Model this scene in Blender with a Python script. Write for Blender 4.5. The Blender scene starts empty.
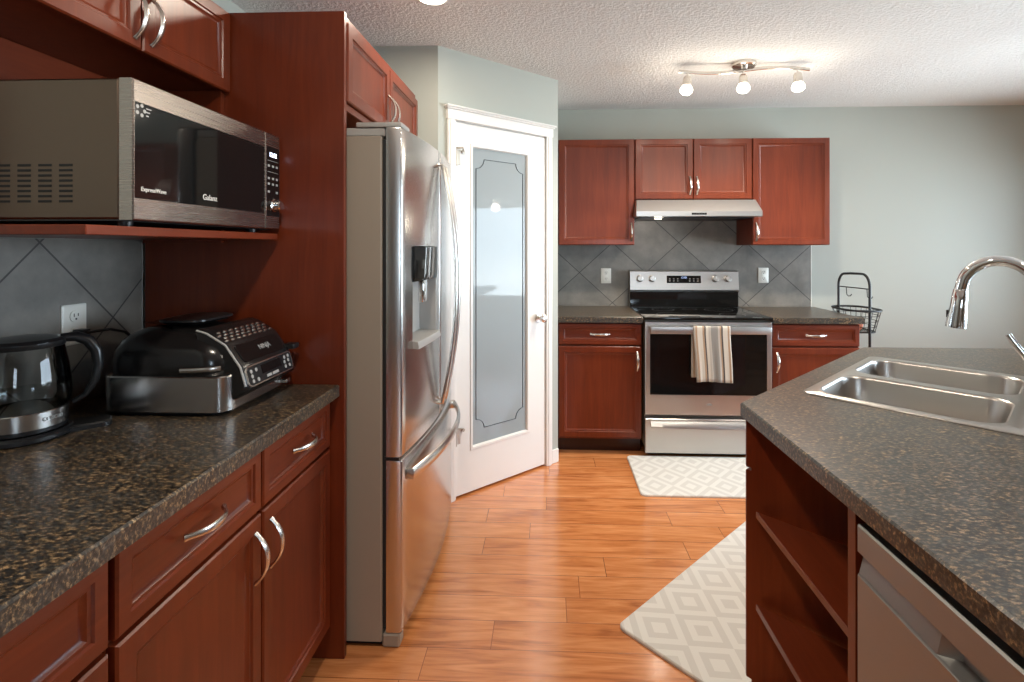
import bpy, bmesh, math, random
from mathutils import Vector, Matrix
random.seed(7)
S = bpy.context.scene
COL = S.collection
PI = math.pi

# ------------------------------------------------------------------ camera, world, light, exposure
cam_d = bpy.data.cameras.new('camera'); cam = bpy.data.objects.new('camera', cam_d); COL.objects.link(cam)
cam_d.sensor_width = 36.0; cam_d.lens = 513.0 * 36.0 / 1024.0
cam_d.shift_x = -15.5 / 1024.0; cam_d.shift_y = -94.0 / 1024.0
cam_d.clip_start = 0.05
cam.location = (0, 0, 1.371)
cam.rotation_euler = (PI / 2, 0, math.atan(0.04))
S.camera = cam
S.view_settings.view_transform = 'Standard'; S.view_settings.look = 'None'
S.view_settings.gamma = 1.0; S.view_settings.use_curve_mapping = False
S.view_settings.exposure = 0.6
S.cycles.use_denoising = True
S.cycles.max_bounces = 10; S.cycles.diffuse_bounces = 6; S.cycles.glossy_bounces = 5
S.cycles.sample_clamp_indirect = 6.0
S.cycles.caustics_reflective = False; S.cycles.caustics_refractive = False

W = bpy.data.worlds.new('daylight'); S.world = W; W.use_nodes = True
bg = W.node_tree.nodes['Background']
bg.inputs[1].default_value = 1.0
# pale overcast sky; bright unseen ground added below to lift the ceiling
_nt = W.node_tree; _tc = _nt.nodes.new('ShaderNodeTexCoord'); _sx = _nt.nodes.new('ShaderNodeSeparateXYZ'); _cr = _nt.nodes.new('ShaderNodeValToRGB'); _mr = _nt.nodes.new('ShaderNodeMapRange')
_mr.inputs[1].default_value = -1; _mr.inputs[2].default_value = 1
_nt.links.new(_tc.outputs['Generated'], _sx.inputs[0]); _nt.links.new(_sx.outputs[2], _mr.inputs[0]); _nt.links.new(_mr.outputs[0], _cr.inputs[0])
SKY = 12.5
for _i, (_p, _c) in enumerate([(.47, (1.08, 1.2, 1.30)), (.50, (.74, .89, 1.05)), (1.0, (.66, .84, 1.06))]):
    if _i > 1: _cr.color_ramp.elements.new(_p)
    _cr.color_ramp.elements[_i].position = _p; _cr.color_ramp.elements[_i].color = (*_c, 1)
_vm = _nt.nodes.new('ShaderNodeVectorMath'); _vm.operation = 'SCALE'; _vm.inputs['Scale'].default_value = SKY
_nt.links.new(_cr.outputs[0], _vm.inputs[0]); _nt.links.new(_vm.outputs[0], bg.inputs[0])

def lamp(name, kind, loc, energy, color, rot=(0, 0, 0), **kw):
    d = bpy.data.lights.new(name, kind); d.energy = energy; d.color = color
    for k, v in kw.items(): setattr(d, k, v)
    o = bpy.data.objects.new(name, d); o.location = loc; o.rotation_euler = rot; COL.objects.link(o)
    return o
# daylight comes through the window openings; the portals only tell the renderer where they are
def portal(name, loc, rot, sx, sy):
    o = lamp(name, 'AREA', loc, 1.0, (1, 1, 1), rot, shape='RECTANGLE', size=sx, size_y=sy)
    o.data.cycles.is_portal = True
    return o
RX = 4.2      # right wall
FY = -4.2     # wall behind the camera
portal('window_portal', (RX + .09, 2.2, 1.3), (0, PI / 2, 0), 1.4, 2.7)
portal('window_portal', (1.45, FY - .09, 1.45), (PI / 2, 0, 0), .9, 1.2)
WARM = (1.0, 0.89, 0.74)
POTS = [(-0.493, 2.165), (-0.30, 0.62), (1.55, 0.75)]
POT_W = (5.0, 10.0, 9.0)
BULB_W = 1.3
SPOT_W = 30.0

# ------------------------------------------------------------------ node helpers
def newmat(name):
    m = bpy.data.materials.new(name); m.use_nodes = True
    nt = m.node_tree; b = nt.nodes['Principled BSDF']
    return m, nt, b
def N(nt, t, **kw):
    n = nt.nodes.new(t)
    for k, v in kw.items():
        if k in n.inputs.keys(): n.inputs[k].default_value = v
        else: setattr(n, k, v)
    return n
def L(nt, a, ao, b, bi): nt.links.new(a.outputs[ao], b.inputs[bi])
def ramp(nt, stops, mode='LINEAR'):
    r = nt.nodes.new('ShaderNodeValToRGB'); r.color_ramp.interpolation = mode
    e = r.color_ramp.elements
    while len(e) < len(stops): e.new(0.5)
    for i, (p, c) in enumerate(stops):
        e[i].position = p; e[i].color = (c[0], c[1], c[2], 1)
    return r
def math_n(nt, op, a=None, b=None):
    n = nt.nodes.new('ShaderNodeMath'); n.operation = op
    for i, v in enumerate((a, b)):
        if v is None: continue
        if isinstance(v, (int, float)): n.inputs[i].default_value = v
        else: nt.links.new(v, n.inputs[i])
    return n.outputs[0]
def sc(r, g, b):
    f = lambda c: (c / 255 / 12.92) if c / 255 <= .04045 else ((c / 255 + .055) / 1.055) ** 2.4
    return (f(r), f(g), f(b))
def simple(name, col, rough=.5, metal=0.0, spec=.5, coat=0.0, bump=None, emit=None, trans=0.0):
    m, nt, b = newmat(name)
    b.inputs['Base Color'].default_value = (*col, 1); b.inputs['Roughness'].default_value = rough
    b.inputs['Metallic'].default_value = metal; b.inputs['Specular IOR Level'].default_value = spec
    b.inputs['Coat Weight'].default_value = coat; b.inputs['Coat Roughness'].default_value = .05
    b.inputs['Transmission Weight'].default_value = trans
    tc = N(nt, 'ShaderNodeTexCoord')
    ns = N(nt, 'ShaderNodeTexNoise', Scale=(bump[0] if bump else 40.0), Detail=3.0)
    L(nt, tc, 'Object', ns, 'Vector')
    if bump:
        bp = N(nt, 'ShaderNodeBump', Strength=bump[1], Distance=bump[2]); L(nt, ns, 'Fac', bp, 'Height'); L(nt, bp, 'Normal', b, 'Normal')
    else:
        rr = math_n(nt, 'MULTIPLY_ADD', ns.outputs['Fac'], .12 * rough); rr.node.inputs[2].default_value = rough * .94
        nt.links.new(rr, b.inputs['Roughness'])
    if emit:
        b.inputs['Emission Color'].default_value = (*emit[0], 1); b.inputs['Emission Strength'].default_value = emit[1]
    return m

def wood(name, c_dark, c_mid, c_light, axis='z', rough=.36, coat=.14):
    m, nt, b = newmat(name)
    tc = N(nt, 'ShaderNodeTexCoord'); mp = N(nt, 'ShaderNodeMapping')
    s = {'z': (14, 14, 1.1), 'x': (1.1, 14, 14), 'y': (14, 1.1, 14)}[axis]
    mp.inputs['Scale'].default_value = s
    L(nt, tc, 'Object', mp, 'Vector')
    n1 = N(nt, 'ShaderNodeTexNoise', Scale=2.2, Detail=6.0, Distortion=.9); L(nt, mp, 'Vector', n1, 'Vector')
    n2 = N(nt, 'ShaderNodeTexNoise', Scale=9.0, Detail=4.0); L(nt, mp, 'Vector', n2, 'Vector')
    n3 = N(nt, 'ShaderNodeTexNoise', Scale=1.6, Detail=2.0); L(nt, tc, 'Object', n3, 'Vector')
    a = math_n(nt, 'MULTIPLY', n1.outputs['Fac'], .32); c = math_n(nt, 'MULTIPLY', n2.outputs['Fac'], .13); d = math_n(nt, 'MULTIPLY', n3.outputs['Fac'], .55)
    t = math_n(nt, 'ADD', math_n(nt, 'ADD', a, c), d)
    r = ramp(nt, [(.30, c_dark), (.5, c_mid), (.72, c_light)]); nt.links.new(t, r.inputs['Fac'])
    L(nt, r, 'Color', b, 'Base Color')
    b.inputs['Roughness'].default_value = rough; b.inputs['Coat Weight'].default_value = coat; b.inputs['Coat Roughness'].default_value = .18
    b.inputs['Specular IOR Level'].default_value = .34
    bp = N(nt, 'ShaderNodeBump', Strength=.04, Distance=.001); L(nt, n2, 'Fac', bp, 'Height'); L(nt, bp, 'Normal', b, 'Normal')
    return m
CD, CM, CL = sc(80, 29, 12), sc(104, 41, 18), sc(127, 55, 27)
M = {}
M['cherry'] = wood('cherry_wood', CD, CM, CL, 'z')
M['cherry_x'] = wood('cherry_wood_across', CD, CM, CL, 'x')
M['cherry_y'] = wood('cherry_wood_deep', CD, CM, CL, 'y')
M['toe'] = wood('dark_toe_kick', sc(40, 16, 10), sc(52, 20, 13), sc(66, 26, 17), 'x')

def laminate():
    m, nt, b = newmat('speckled_laminate')
    tc = N(nt, 'ShaderNodeTexCoord')
    mp = N(nt, 'ShaderNodeMapping'); mp.inputs['Rotation'].default_value = (0, 0, .6); mp.inputs['Scale'].default_value = (1, 1.8, 1.4)
    g = N(nt, 'ShaderNodeNewGeometry'); L(nt, g, 'Position', mp, 'Vector')
    n1 = N(nt, 'ShaderNodeTexNoise', Scale=92.0, Detail=6.0, Roughness=.66); L(nt, mp, 'Vector', n1, 'Vector')
    r1 = ramp(nt, [(.37, sc(14, 12, 11)), (.485, sc(38, 31, 25)), (.56, sc(96, 77, 54)), (.64, sc(172, 142, 104))]); L(nt, n1, 'Fac', r1, 'Fac')
    n2 = N(nt, 'ShaderNodeTexNoise', Scale=16.0, Detail=3.0); L(nt, mp, 'Vector', n2, 'Vector')
    r2 = ramp(nt, [(.35, (.15, .15, .15)), (.7, (.7, .7, .7))]); L(nt, n2, 'Fac', r2, 'Fac')
    n3 = N(nt, 'ShaderNodeTexNoise', Scale=110.0, Detail=4.0); L(nt, mp, 'Vector', n3, 'Vector')
    r3 = ramp(nt, [(.35, sc(24, 24, 24)), (.55, sc(62, 61, 59)), (.70, sc(112, 109, 101))]); L(nt, n3, 'Fac', r3, 'Fac')
    mx = N(nt, 'ShaderNodeMixRGB'); L(nt, r2, 'Color', mx, 'Fac'); L(nt, r1, 'Color', mx, 'Color1'); L(nt, r3, 'Color', mx, 'Color2')
    L(nt, mx, 'Color', b, 'Base Color')
    b.inputs['Roughness'].default_value = .30; b.inputs['Specular IOR Level'].default_value = .6
    bp = N(nt, 'ShaderNodeBump', Strength=.12, Distance=.001); L(nt, n1, 'Fac', bp, 'Height'); L(nt, bp, 'Normal', b, 'Normal')
    return m
M['laminate'] = laminate()

def floor_mat():
    m, nt, b = newmat('laminate_floor_planks')
    g = N(nt, 'ShaderNodeNewGeometry')
    br = N(nt, 'ShaderNodeTexBrick', Scale=1.0); br.offset = 0.0; br.offset_frequency = 2; br.squash = 1.0
    br.inputs['Mortar Size'].default_value = .0011; br.inputs['Mortar Smooth'].default_value = .3; br.inputs['Bias'].default_value = 0
    br.inputs['Brick Width'].default_value = .92; br.inputs['Row Height'].default_value = .134
    br.inputs['Color1'].default_value = (.15, .15, .15, 1); br.inputs['Color2'].default_value = (.85, .85, .85, 1); br.inputs['Mortar'].default_value = (.5, .5, .5, 1)
    sy = N(nt, 'ShaderNodeSeparateXYZ'); L(nt, g, 'Position', sy, 'Vector')
    row = math_n(nt, 'FLOOR', math_n(nt, 'DIVIDE', sy.outputs[1], .134))
    wn = N(nt, 'ShaderNodeTexWhiteNoise', noise_dimensions='1D'); nt.links.new(row, wn.inputs['W'])
    cv = N(nt, 'ShaderNodeCombineXYZ'); nt.links.new(math_n(nt, 'ADD', sy.outputs[0], math_n(nt, 'MULTIPLY', wn.outputs['Value'], 3.7)), cv.inputs[0]); nt.links.new(sy.outputs[1], cv.inputs[1])
    L(nt, cv, 'Vector', br, 'Vector')
    mp = N(nt, 'ShaderNodeMapping'); mp.inputs['Scale'].default_value = (1.6, 15, 1)
    L(nt, g, 'Position', mp, 'Vector')
    off = N(nt, 'ShaderNodeVectorMath', operation='MULTIPLY_ADD'); L(nt, br, 'Color', off, 0)
    off.inputs[1].default_value = (9, 3, 0); L(nt, mp, 'Vector', off, 2)
    n1 = N(nt, 'ShaderNodeTexNoise', Scale=1.6, Detail=5.0, Distortion=1.3); L(nt, off, 'Vector', n1, 'Vector')
    n2 = N(nt, 'ShaderNodeTexNoise', Scale=8.0, Detail=3.0); L(nt, off, 'Vector', n2, 'Vector')
    t = math_n(nt, 'ADD', math_n(nt, 'MULTIPLY', n1.outputs['Fac'], .7), math_n(nt, 'MULTIPLY', n2.outputs['Fac'], .2))
    sp = N(nt, 'ShaderNodeSeparateColor'); L(nt, br, 'Color', sp, 'Color')
    t = math_n(nt, 'ADD', t, math_n(nt, 'MULTIPLY', sp.outputs[0], .12))
    r = ramp(nt, [(.30, sc(148, 84, 42)), (.46, sc(196, 122, 70)), (.70, sc(226, 156, 102))]); nt.links.new(t, r.inputs['Fac'])
    mx = N(nt, 'ShaderNodeMixRGB'); L(nt, br, 'Fac', mx, 'Fac'); L(nt, r, 'Color', mx, 'Color1'); mx.inputs['Color2'].default_value = (*sc(96, 44, 20), 1)
    L(nt, mx, 'Color', b, 'Base Color')
    b.inputs['Roughness'].default_value = .22; b.inputs['Specular IOR Level'].default_value = .6; b.inputs['Coat Weight'].default_value = .6; b.inputs['Coat Roughness'].default_value = .14
    bp = N(nt, 'ShaderNodeBump', Strength=.25, Distance=.001); bp.invert = True; L(nt, br, 'Fac', bp, 'Height'); L(nt, bp, 'Normal', b, 'Normal')
    return m
M['floor'] = floor_mat()

def tile_mat(name, ax, x0, dx, z0, dz):
    m, nt, b = newmat(name)
    g = N(nt, 'ShaderNodeNewGeometry'); sp = N(nt, 'ShaderNodeSeparateXYZ'); L(nt, g, 'Position', sp, 'Vector')
    u = math_n(nt, 'DIVIDE', math_n(nt, 'SUBTRACT', sp.outputs[ax], x0), 2 * dx)
    v = math_n(nt, 'DIVIDE', math_n(nt, 'SUBTRACT', sp.outputs[2], z0), 2 * dz)
    ds, ids = [], []
    for op in ('ADD', 'SUBTRACT'):
        a = math_n(nt, op, u, v)
        ids.append(math_n(nt, 'FLOOR', a))
        ds.append(math_n(nt, 'ABSOLUTE', math_n(nt, 'SUBTRACT', a, math_n(nt, 'ROUND', a))))
    gr = math_n(nt, 'LESS_THAN', math_n(nt, 'MINIMUM', ds[0], ds[1]), .0075)
    wn = N(nt, 'ShaderNodeTexWhiteNoise', noise_dimensions='2D'); cx = N(nt, 'ShaderNodeCombineXYZ')
    nt.links.new(ids[0], cx.inputs[0]); nt.links.new(ids[1], cx.inputs[1]); L(nt, cx, 'Vector', wn, 'Vector')
    n1 = N(nt, 'ShaderNodeTexNoise', Scale=7.0, Detail=6.0, Roughness=.6); L(nt, g, 'Position', n1, 'Vector')
    t = math_n(nt, 'ADD', math_n(nt, 'MULTIPLY', n1.outputs['Fac'], .8), math_n(nt, 'MULTIPLY', wn.outputs['Value'], .2))
    r = ramp(nt, [(.3, sc(100, 97, 93)), (.5, sc(122, 118, 112)), (.72, sc(142, 137, 130))]); nt.links.new(t, r.inputs['Fac'])
    mx = N(nt, 'ShaderNodeMixRGB'); nt.links.new(gr, mx.inputs['Fac']); L(nt, r, 'Color', mx, 'Color1'); mx.inputs['Color2'].default_value = (*sc(62, 60, 58), 1)
    L(nt, mx, 'Color', b, 'Base Color'); b.inputs['Roughness'].default_value = .42
    bp = N(nt, 'ShaderNodeBump', Strength=.3, Distance=.002); bp.invert = True; nt.links.new(gr, bp.inputs['Height']); L(nt, bp, 'Normal', b, 'Normal')
    return m
M['tile_back'] = tile_mat('slate_tile_diagonal', 0, 1.009, .255, 1.405, .233)
M['tile_left'] = tile_mat('slate_tile_diagonal_left', 1, 1.56, .233, 1.15, .233)

M['wall'] = simple('wall_paint', sc(172, 175, 167), .6, bump=(220, .05, .001))
def ceiling_mat():
    m, nt, b = newmat('knockdown_ceiling')
    g = N(nt, 'ShaderNodeNewGeometry')
    n1 = N(nt, 'ShaderNodeTexNoise', Scale=62.0, Detail=4.0, Roughness=.6); L(nt, g, 'Position', n1, 'Vector')
    r = ramp(nt, [(.42, (0, 0, 0)), (.6, (1, 1, 1))]); L(nt, n1, 'Fac', r, 'Fac')
    bp = N(nt, 'ShaderNodeBump', Strength=.5, Distance=.005); L(nt, r, 'Color', bp, 'Height'); L(nt, bp, 'Normal', b, 'Normal')
    b.inputs['Base Color'].default_value = (*sc(226, 224, 220), 1); b.inputs['Roughness'].default_value = .9
    return m
M['ceiling'] = ceiling_mat()
M['white'] = simple('white_trim_paint', sc(232, 230, 226), .3)
M['plate'] = simple('white_plastic', sc(226, 224, 216), .35)
M['slot'] = simple('dark_slot', (.01, .01, .01), .6)
def steel_mat(name, col, rough, axis):
    m, nt, b = newmat(name)
    tc = N(nt, 'ShaderNodeTexCoord'); mp = N(nt, 'ShaderNodeMapping')
    mp.inputs['Scale'].default_value = {'x': (2, 2, 300), 'z': (300, 300, 2)}[axis]
    L(nt, tc, 'Object', mp, 'Vector')
    ns = N(nt, 'ShaderNodeTexNoise', Scale=1.0, Detail=2.0); L(nt, mp, 'Vector', ns, 'Vector')
    b.inputs['Base Color'].default_value = (*col, 1); b.inputs['Metallic'].default_value = 1
    rr = math_n(nt, 'MULTIPLY_ADD', ns.outputs['Fac'], .06); rr.node.inputs[2].default_value = rough - .03
    nt.links.new(rr, b.inputs['Roughness'])
    bp = N(nt, 'ShaderNodeBump', Strength=.012, Distance=.0005); L(nt, ns, 'Fac', bp, 'Height'); L(nt, bp, 'Normal', b, 'Normal')
    return m
M['steel'] = steel_mat('stainless_steel', (.60, .58, .56), .34, 'x')
M['sinksteel'] = steel_mat('sink_steel', (.46, .43, .40), .30, 'x'); M['sinksteel'].node_tree.nodes['Bump'].inputs['Strength'].default_value = 0.0
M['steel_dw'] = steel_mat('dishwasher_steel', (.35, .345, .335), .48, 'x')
M['steel_v'] = steel_mat('stainless_steel_upright', (.60, .58, .56), .22, 'z')
M['steel_warm'] = steel_mat('stainless_steel_warm', (.42, .375, .34), .27, 'x')
M['mwcase'] = simple('microwave_case', (.17, .127, .098), .33, 1.0)  # steel tinted darker in colour, standing in for the dim room it reflects
M['side_grey'] = simple('fridge_side_paint', sc(152, 141, 127), .45)
M['nickel'] = simple('brushed_nickel', (.70, .66, .61), .26, 1.0)
M['hinge'] = simple('aged_nickel', (.42, .38, .33), .35, 1.0)
M['chrome'] = simple('chrome', (.80, .79, .78), .07, 1.0)
M['gloss'] = simple('black_glass', (.006, .006, .006), .06, 0, .5)
M['blackp'] = simple('black_plastic', (.012, .012, .013), .30)
M['lidblk'] = simple('black_enamel', (.012, .011, .011), .20)
M['blackm'] = simple('black_wire', (.012, .012, .014), .4)
M['greyp'] = simple('grey_plastic', sc(168, 166, 162), .4)
M['light_text'] = simple('pale_lettering', sc(225, 222, 215), .5)
M['burner'] = simple('burner_ring_print', (.05, .05, .05), .3)
M['lcd'] = simple('lit_display', (.5, .6, 1.0), .4, emit=((.75, .82, 1.0), 2.5))
M['lcd_dim'] = simple('dim_display', (.08, .1, .2), .3, emit=((.5, .65, 1.0), .9))
M['bulb'] = simple('lit_bulb', (1, .95, .85), .3, emit=((1.0, .92, .78), 8))
M['potlens'] = simple('lit_lamp_lens', (1, .95, .9), .4, emit=((1.0, .88, .72), 12))
M['hoodlamp'] = simple('lit_hood_lamp', (1, .9, .75), .4, emit=((1.0, .80, .58), 3))
M['etch'] = simple('etched_line', sc(42, 46, 50), .4)
M['peach'] = simple('peach_skin', sc(214, 120, 82), .5)

def frosted():
    m, nt, b = newmat('frosted_door_glass')
    tc = N(nt, 'ShaderNodeTexCoord'); ns = N(nt, 'ShaderNodeTexNoise', Scale=300.0); L(nt, tc, 'Object', ns, 'Vector')
    b.inputs['Base Color'].default_value = (*sc(160, 170, 173), 1); b.inputs['Roughness'].default_value = .55
    b.inputs['Transmission Weight'].default_value = .25
    b.inputs['Coat Weight'].default_value = .6; b.inputs['Coat Roughness'].default_value = .03; b.inputs['Coat IOR'].default_value = 1.45
    bp = N(nt, 'ShaderNodeBump', Strength=.05, Distance=.0005); L(nt, ns, 'Fac', bp, 'Height'); L(nt, bp, 'Normal', b, 'Normal')
    return m
M['frost'] = frosted()
def clear(name, tint, refl=1.5):
    m, nt, b = newmat(name); nt.nodes.remove(b)
    out = nt.nodes['Material Output']
    tr = N(nt, 'ShaderNodeBsdfTransparent'); tr.inputs['Color'].default_value = (*tint, 1)
    gl = N(nt, 'ShaderNodeBsdfGlossy', Roughness=.02)
    fr = N(nt, 'ShaderNodeFresnel', IOR=refl)
    mx = N(nt, 'ShaderNodeMixShader'); L(nt, fr, 'Fac', mx, 0); L(nt, tr, 'BSDF', mx, 1); L(nt, gl, 'BSDF', mx, 2)
    L(nt, mx, 'Shader', out, 'Surface')
    return m
M['glass'] = clear('clear_glass', (.93, .95, .95))
M['pane'] = clear('window_glass', (.95, .97, .97), 1.4)
M['water'] = clear('water', (.90, .93, .93), 1.33)

def mat_rug():
    m, nt, b = newmat('diamond_mat')
    tc = N(nt, 'ShaderNodeTexCoord'); sp = N(nt, 'ShaderNodeSeparateXYZ'); L(nt, tc, 'Object', sp, 'Vector')
    def tri(sock, period):
        a = math_n(nt, 'DIVIDE', sock, period)
        return math_n(nt, 'ABSOLUTE', math_n(nt, 'SUBTRACT', a, math_n(nt, 'ROUND', a)))
    d = math_n(nt, 'ADD', tri(sp.outputs[0], .20), tri(sp.outputs[1], .225))
    k = math_n(nt, 'FRACT', math_n(nt, 'MULTIPLY', d, 3.0))
    r = ramp(nt, [(0, sc(203, 199, 193)), (.5, sc(217, 214, 208))], 'CONSTANT'); nt.links.new(k, r.inputs['Fac'])
    ns = N(nt, 'ShaderNodeTexNoise', Scale=260.0, Detail=2.0); L(nt, tc, 'Object', ns, 'Vector')
    L(nt, r, 'Color', b, 'Base Color'); b.inputs['Roughness'].default_value = .7
    bp = N(nt, 'ShaderNodeBump', Strength=.3, Distance=.001); L(nt, ns, 'Fac', bp, 'Height'); L(nt, bp, 'Normal', b, 'Normal')
    return m
M['rug'] = mat_rug()
def towel_mat():
    m, nt, b = newmat('striped_towel')
    at = N(nt, 'ShaderNodeAttribute'); at.attribute_name = 'stripe'
    W_, G_, T_, D_, P_ = sc(196, 188, 176), sc(132, 128, 123), sc(158, 130, 104), sc(70, 63, 61), sc(172, 164, 154)
    st = [(0, P_), (.05, T_), (.10, W_), (.24, T_), (.29, D_), (.33, W_), (.40, P_), (.47, G_), (.66, P_), (.71, T_), (.75, D_), (.79, W_), (.92, T_), (.97, W_)]
    r = ramp(nt, st, 'CONSTANT'); L(nt, at, 'Fac', r, 'Fac'); L(nt, r, 'Color', b, 'Base Color')
    b.inputs['Roughness'].default_value = .9; b.inputs['Sheen Weight'].default_value = .3
    tc = N(nt, 'ShaderNodeTexCoord'); ns = N(nt, 'ShaderNodeTexNoise', Scale=500.0); L(nt, tc, 'Object', ns, 'Vector')
    bp = N(nt, 'ShaderNodeBump', Strength=.4, Distance=.001); L(nt, ns, 'Fac', bp, 'Height'); L(nt, bp, 'Normal', b, 'Normal')
    return m
M['towel'] = towel_mat()

# ------------------------------------------------------------------ mesh builder
class MB:
    def __init__(s): s.bm = bmesh.new()
    def face(s, vs):
        try: return s.bm.faces.new(vs)
        except ValueError: return None
    def ring(s, pts): return [s.bm.verts.new(p) for p in pts]
    def bridge(s, a, b, closed=True):
        n = len(a)
        for i in range(n if closed else n - 1):
            j = (i + 1) % n; s.face((a[i], a[j], b[j], b[i]))
    def loft(s, loops, cap0=True, cap1=True, closed=True):
        rs = [s.ring(l) for l in loops]
        for a, b in zip(rs, rs[1:]): s.bridge(a, b, closed)
        if cap0: s.face(rs[0][::-1])
        if cap1: s.face(rs[-1])
        return s
    def box(s, x0, x1, y0, y1, z0, z1, bev=0.0, seg=1):
        r = bmesh.ops.create_cube(s.bm, size=1.0, matrix=Matrix.Translation(((x0 + x1) / 2, (y0 + y1) / 2, (z0 + z1) / 2)) @ Matrix.Diagonal((x1 - x0, y1 - y0, z1 - z0, 1)))
        if bev > 0:
            es = list({e for v in r['verts'] for e in v.link_edges})
            bmesh.ops.bevel(s.bm, geom=es, offset=bev, segments=seg, profile=.6, affect='EDGES', clamp_overlap=True)
        return s
    def tube(s, pts, r, seg=10, ref=(0, 0, 1), r2=None, caps=True, closed=False):
        P = [Vector(p) for p in pts]; n = len(P)
        R = r if isinstance(r, (list, tuple)) else [r] * n
        R2 = (r2 if isinstance(r2, (list, tuple)) else [r2] * n) if r2 is not None else R
        loops = []; nv = None
        for i in range(n):
            if closed: t = P[(i + 1) % n] - P[i - 1]
            else: t = P[min(i + 1, n - 1)] - P[max(i - 1, 0)]
            t.normalize()
            base = Vector(ref) if nv is None else nv
            nv = base - t * base.dot(t)
            if nv.length < 1e-4: nv = t.orthogonal()
            nv.normalize(); b = t.cross(nv)
            loops.append([P[i] + nv * R[i] * math.cos(2 * PI * k / seg) + b * R2[i] * math.sin(2 * PI * k / seg) for k in range(seg)])
        if closed: loops.append(loops[0]); return s.loft(loops, False, False)
        return s.loft(loops, caps, caps)
    def lathe(s, prof, c=(0, 0, 0), seg=32, axis='z', cap=True):
        loops = []
        for r, h in prof:
            l = []
            for k in range(seg):
                a = 2 * PI * k / seg; u, v = r * math.cos(a), r * math.sin(a)
                p = (u, v, h) if axis == 'z' else ((u, h, v) if axis == 'y' else (h, u, v))
                l.append((p[0] + c[0], p[1] + c[1], p[2] + c[2]))
            loops.append(l)
        return s.loft(loops, cap, cap)
    def panel(s, x0, x1, z0, z1, prof):
        """front panel facing -y: prof is a list of (inset, y); first ring is the back"""
        loops = [[(x0 + i, y, z0 + i), (x1 - i, y, z0 + i), (x1 - i, y, z1 - i), (x0 + i, y, z1 - i)] for i, y in prof]
        return s.loft(loops)
    def slab(s, outer, z0, z1, ch=0.0, holes=()):
        bm = s.bm
        ins = offset_poly(outer, ch) if ch else outer
        top = s.ring([(x, y, z1) for x, y in ins]); bot = s.ring([(x, y, z0) for x, y in outer])
        if ch:
            mid = s.ring([(x, y, z1 - ch) for x, y in outer]); s.bridge(mid, top); s.bridge(bot, mid)
        else: s.bridge(bot, top)
        tl, bl = [top], [bot]
        for h in holes:
            a = s.ring([(x, y, z1) for x, y in h]); b = s.ring([(x, y, z0) for x, y in h]); s.bridge(a, b); tl.append(a); bl.append(b)
        for ls in (tl, bl):
            if not holes: s.face(ls[0]); continue
            es = []
            for l in ls:
                for i in range(len(l)):
                    v1, v2 = l[i], l[(i + 1) % len(l)]
                    e = bm.edges.get((v1, v2)) or bm.edges.new((v1, v2)); es.append(e)
            bmesh.ops.triangle_fill(bm, edges=es, use_beauty=True)
        return s
    def xf(s, m): bmesh.ops.transform(s.bm, matrix=m, verts=s.bm.verts); return s
    def build(s, name, mat, parent=None, loc=None, angle=35):
        bmesh.ops.recalc_face_normals(s.bm, faces=s.bm.faces)
        me = bpy.data.meshes.new(name); s.bm.to_mesh(me); s.bm.free()
        for p in me.polygons: p.use_smooth = True
        me.set_sharp_from_angle(angle=math.radians(angle))
        me.materials.append(M[mat] if isinstance(mat, str) else mat)
        o = bpy.data.objects.new(name, me); COL.objects.link(o)
        if parent: o.parent = parent
        if loc: o.location = loc
        return o
def offset_poly(p, d):
    n = len(p); out = []
    area = sum(p[i][0] * p[(i + 1) % n][1] - p[(i + 1) % n][0] * p[i][1] for i in range(n))
    sg = 1 if area > 0 else -1
    for i in range(n):
        a, b, c = Vector(p[i - 1]), Vector(p[i]), Vector(p[(i + 1) % n])
        e1 = (b - a).normalized(); e2 = (c - b).normalized()
        n1 = Vector((-e1.y, e1.x)) * sg; n2 = Vector((-e2.y, e2.x)) * sg
        k = (n1 + n2) / (1 + n1.dot(n2)); out.append((b.x + k.x * d, b.y + k.y * d))
    return out
def rrect(x0, x1, y0, y1, r, n=6):
    pts = []
    for cx, cy, a0 in ((x1 - r, y1 - r, 0), (x0 + r, y1 - r, 90), (x0 + r, y0 + r, 180), (x1 - r, y0 + r, 270)):
        for k in range(n + 1):
            a = math.radians(a0 + 90 * k / n); pts.append((cx + r * math.cos(a), cy + r * math.sin(a)))
    return pts
def T(name, label, cat, loc=(0, 0, 0), rz=0.0, group=None):
    o = bpy.data.objects.new(name, None); COL.objects.link(o); o.empty_display_size = .05
    o.location = loc; o.rotation_euler = (0, 0, rz); o['label'] = label; o['category'] = cat
    if group: o['group'] = group
    return o
def tag(o, label, cat, group=None):
    o['label'] = label; o['category'] = cat
    if group: o['group'] = group
    return o
def struct(o): o['kind'] = 'structure'; return o
def text(name, body, size, loc, mat, parent, rot=(PI / 2, 0, 0), depth=.0006, sx=1.0, align='CENTER'):
    cu = bpy.data.curves.new(name + '_text', 'FONT'); cu.body = body; cu.size = size; cu.extrude = depth; cu.align_x = align; cu.align_y = 'CENTER'
    tmp = bpy.data.objects.new(name + '_tmp', cu); COL.objects.link(tmp)
    bpy.context.view_layer.update()
    me = bpy.data.meshes.new_from_object(tmp.evaluated_get(bpy.context.evaluated_depsgraph_get()))
    bpy.data.objects.remove(tmp); bpy.data.curves.remove(cu)
    me.materials.clear(); me.materials.append(M[mat])
    o = bpy.data.objects.new(name, me); COL.objects.link(o); o.parent = parent; o.location = loc; o.rotation_euler = rot; o.scale = (sx, 1, 1)
    return o
R90 = PI / 2      # a thing built facing -y, turned to face +x

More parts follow.
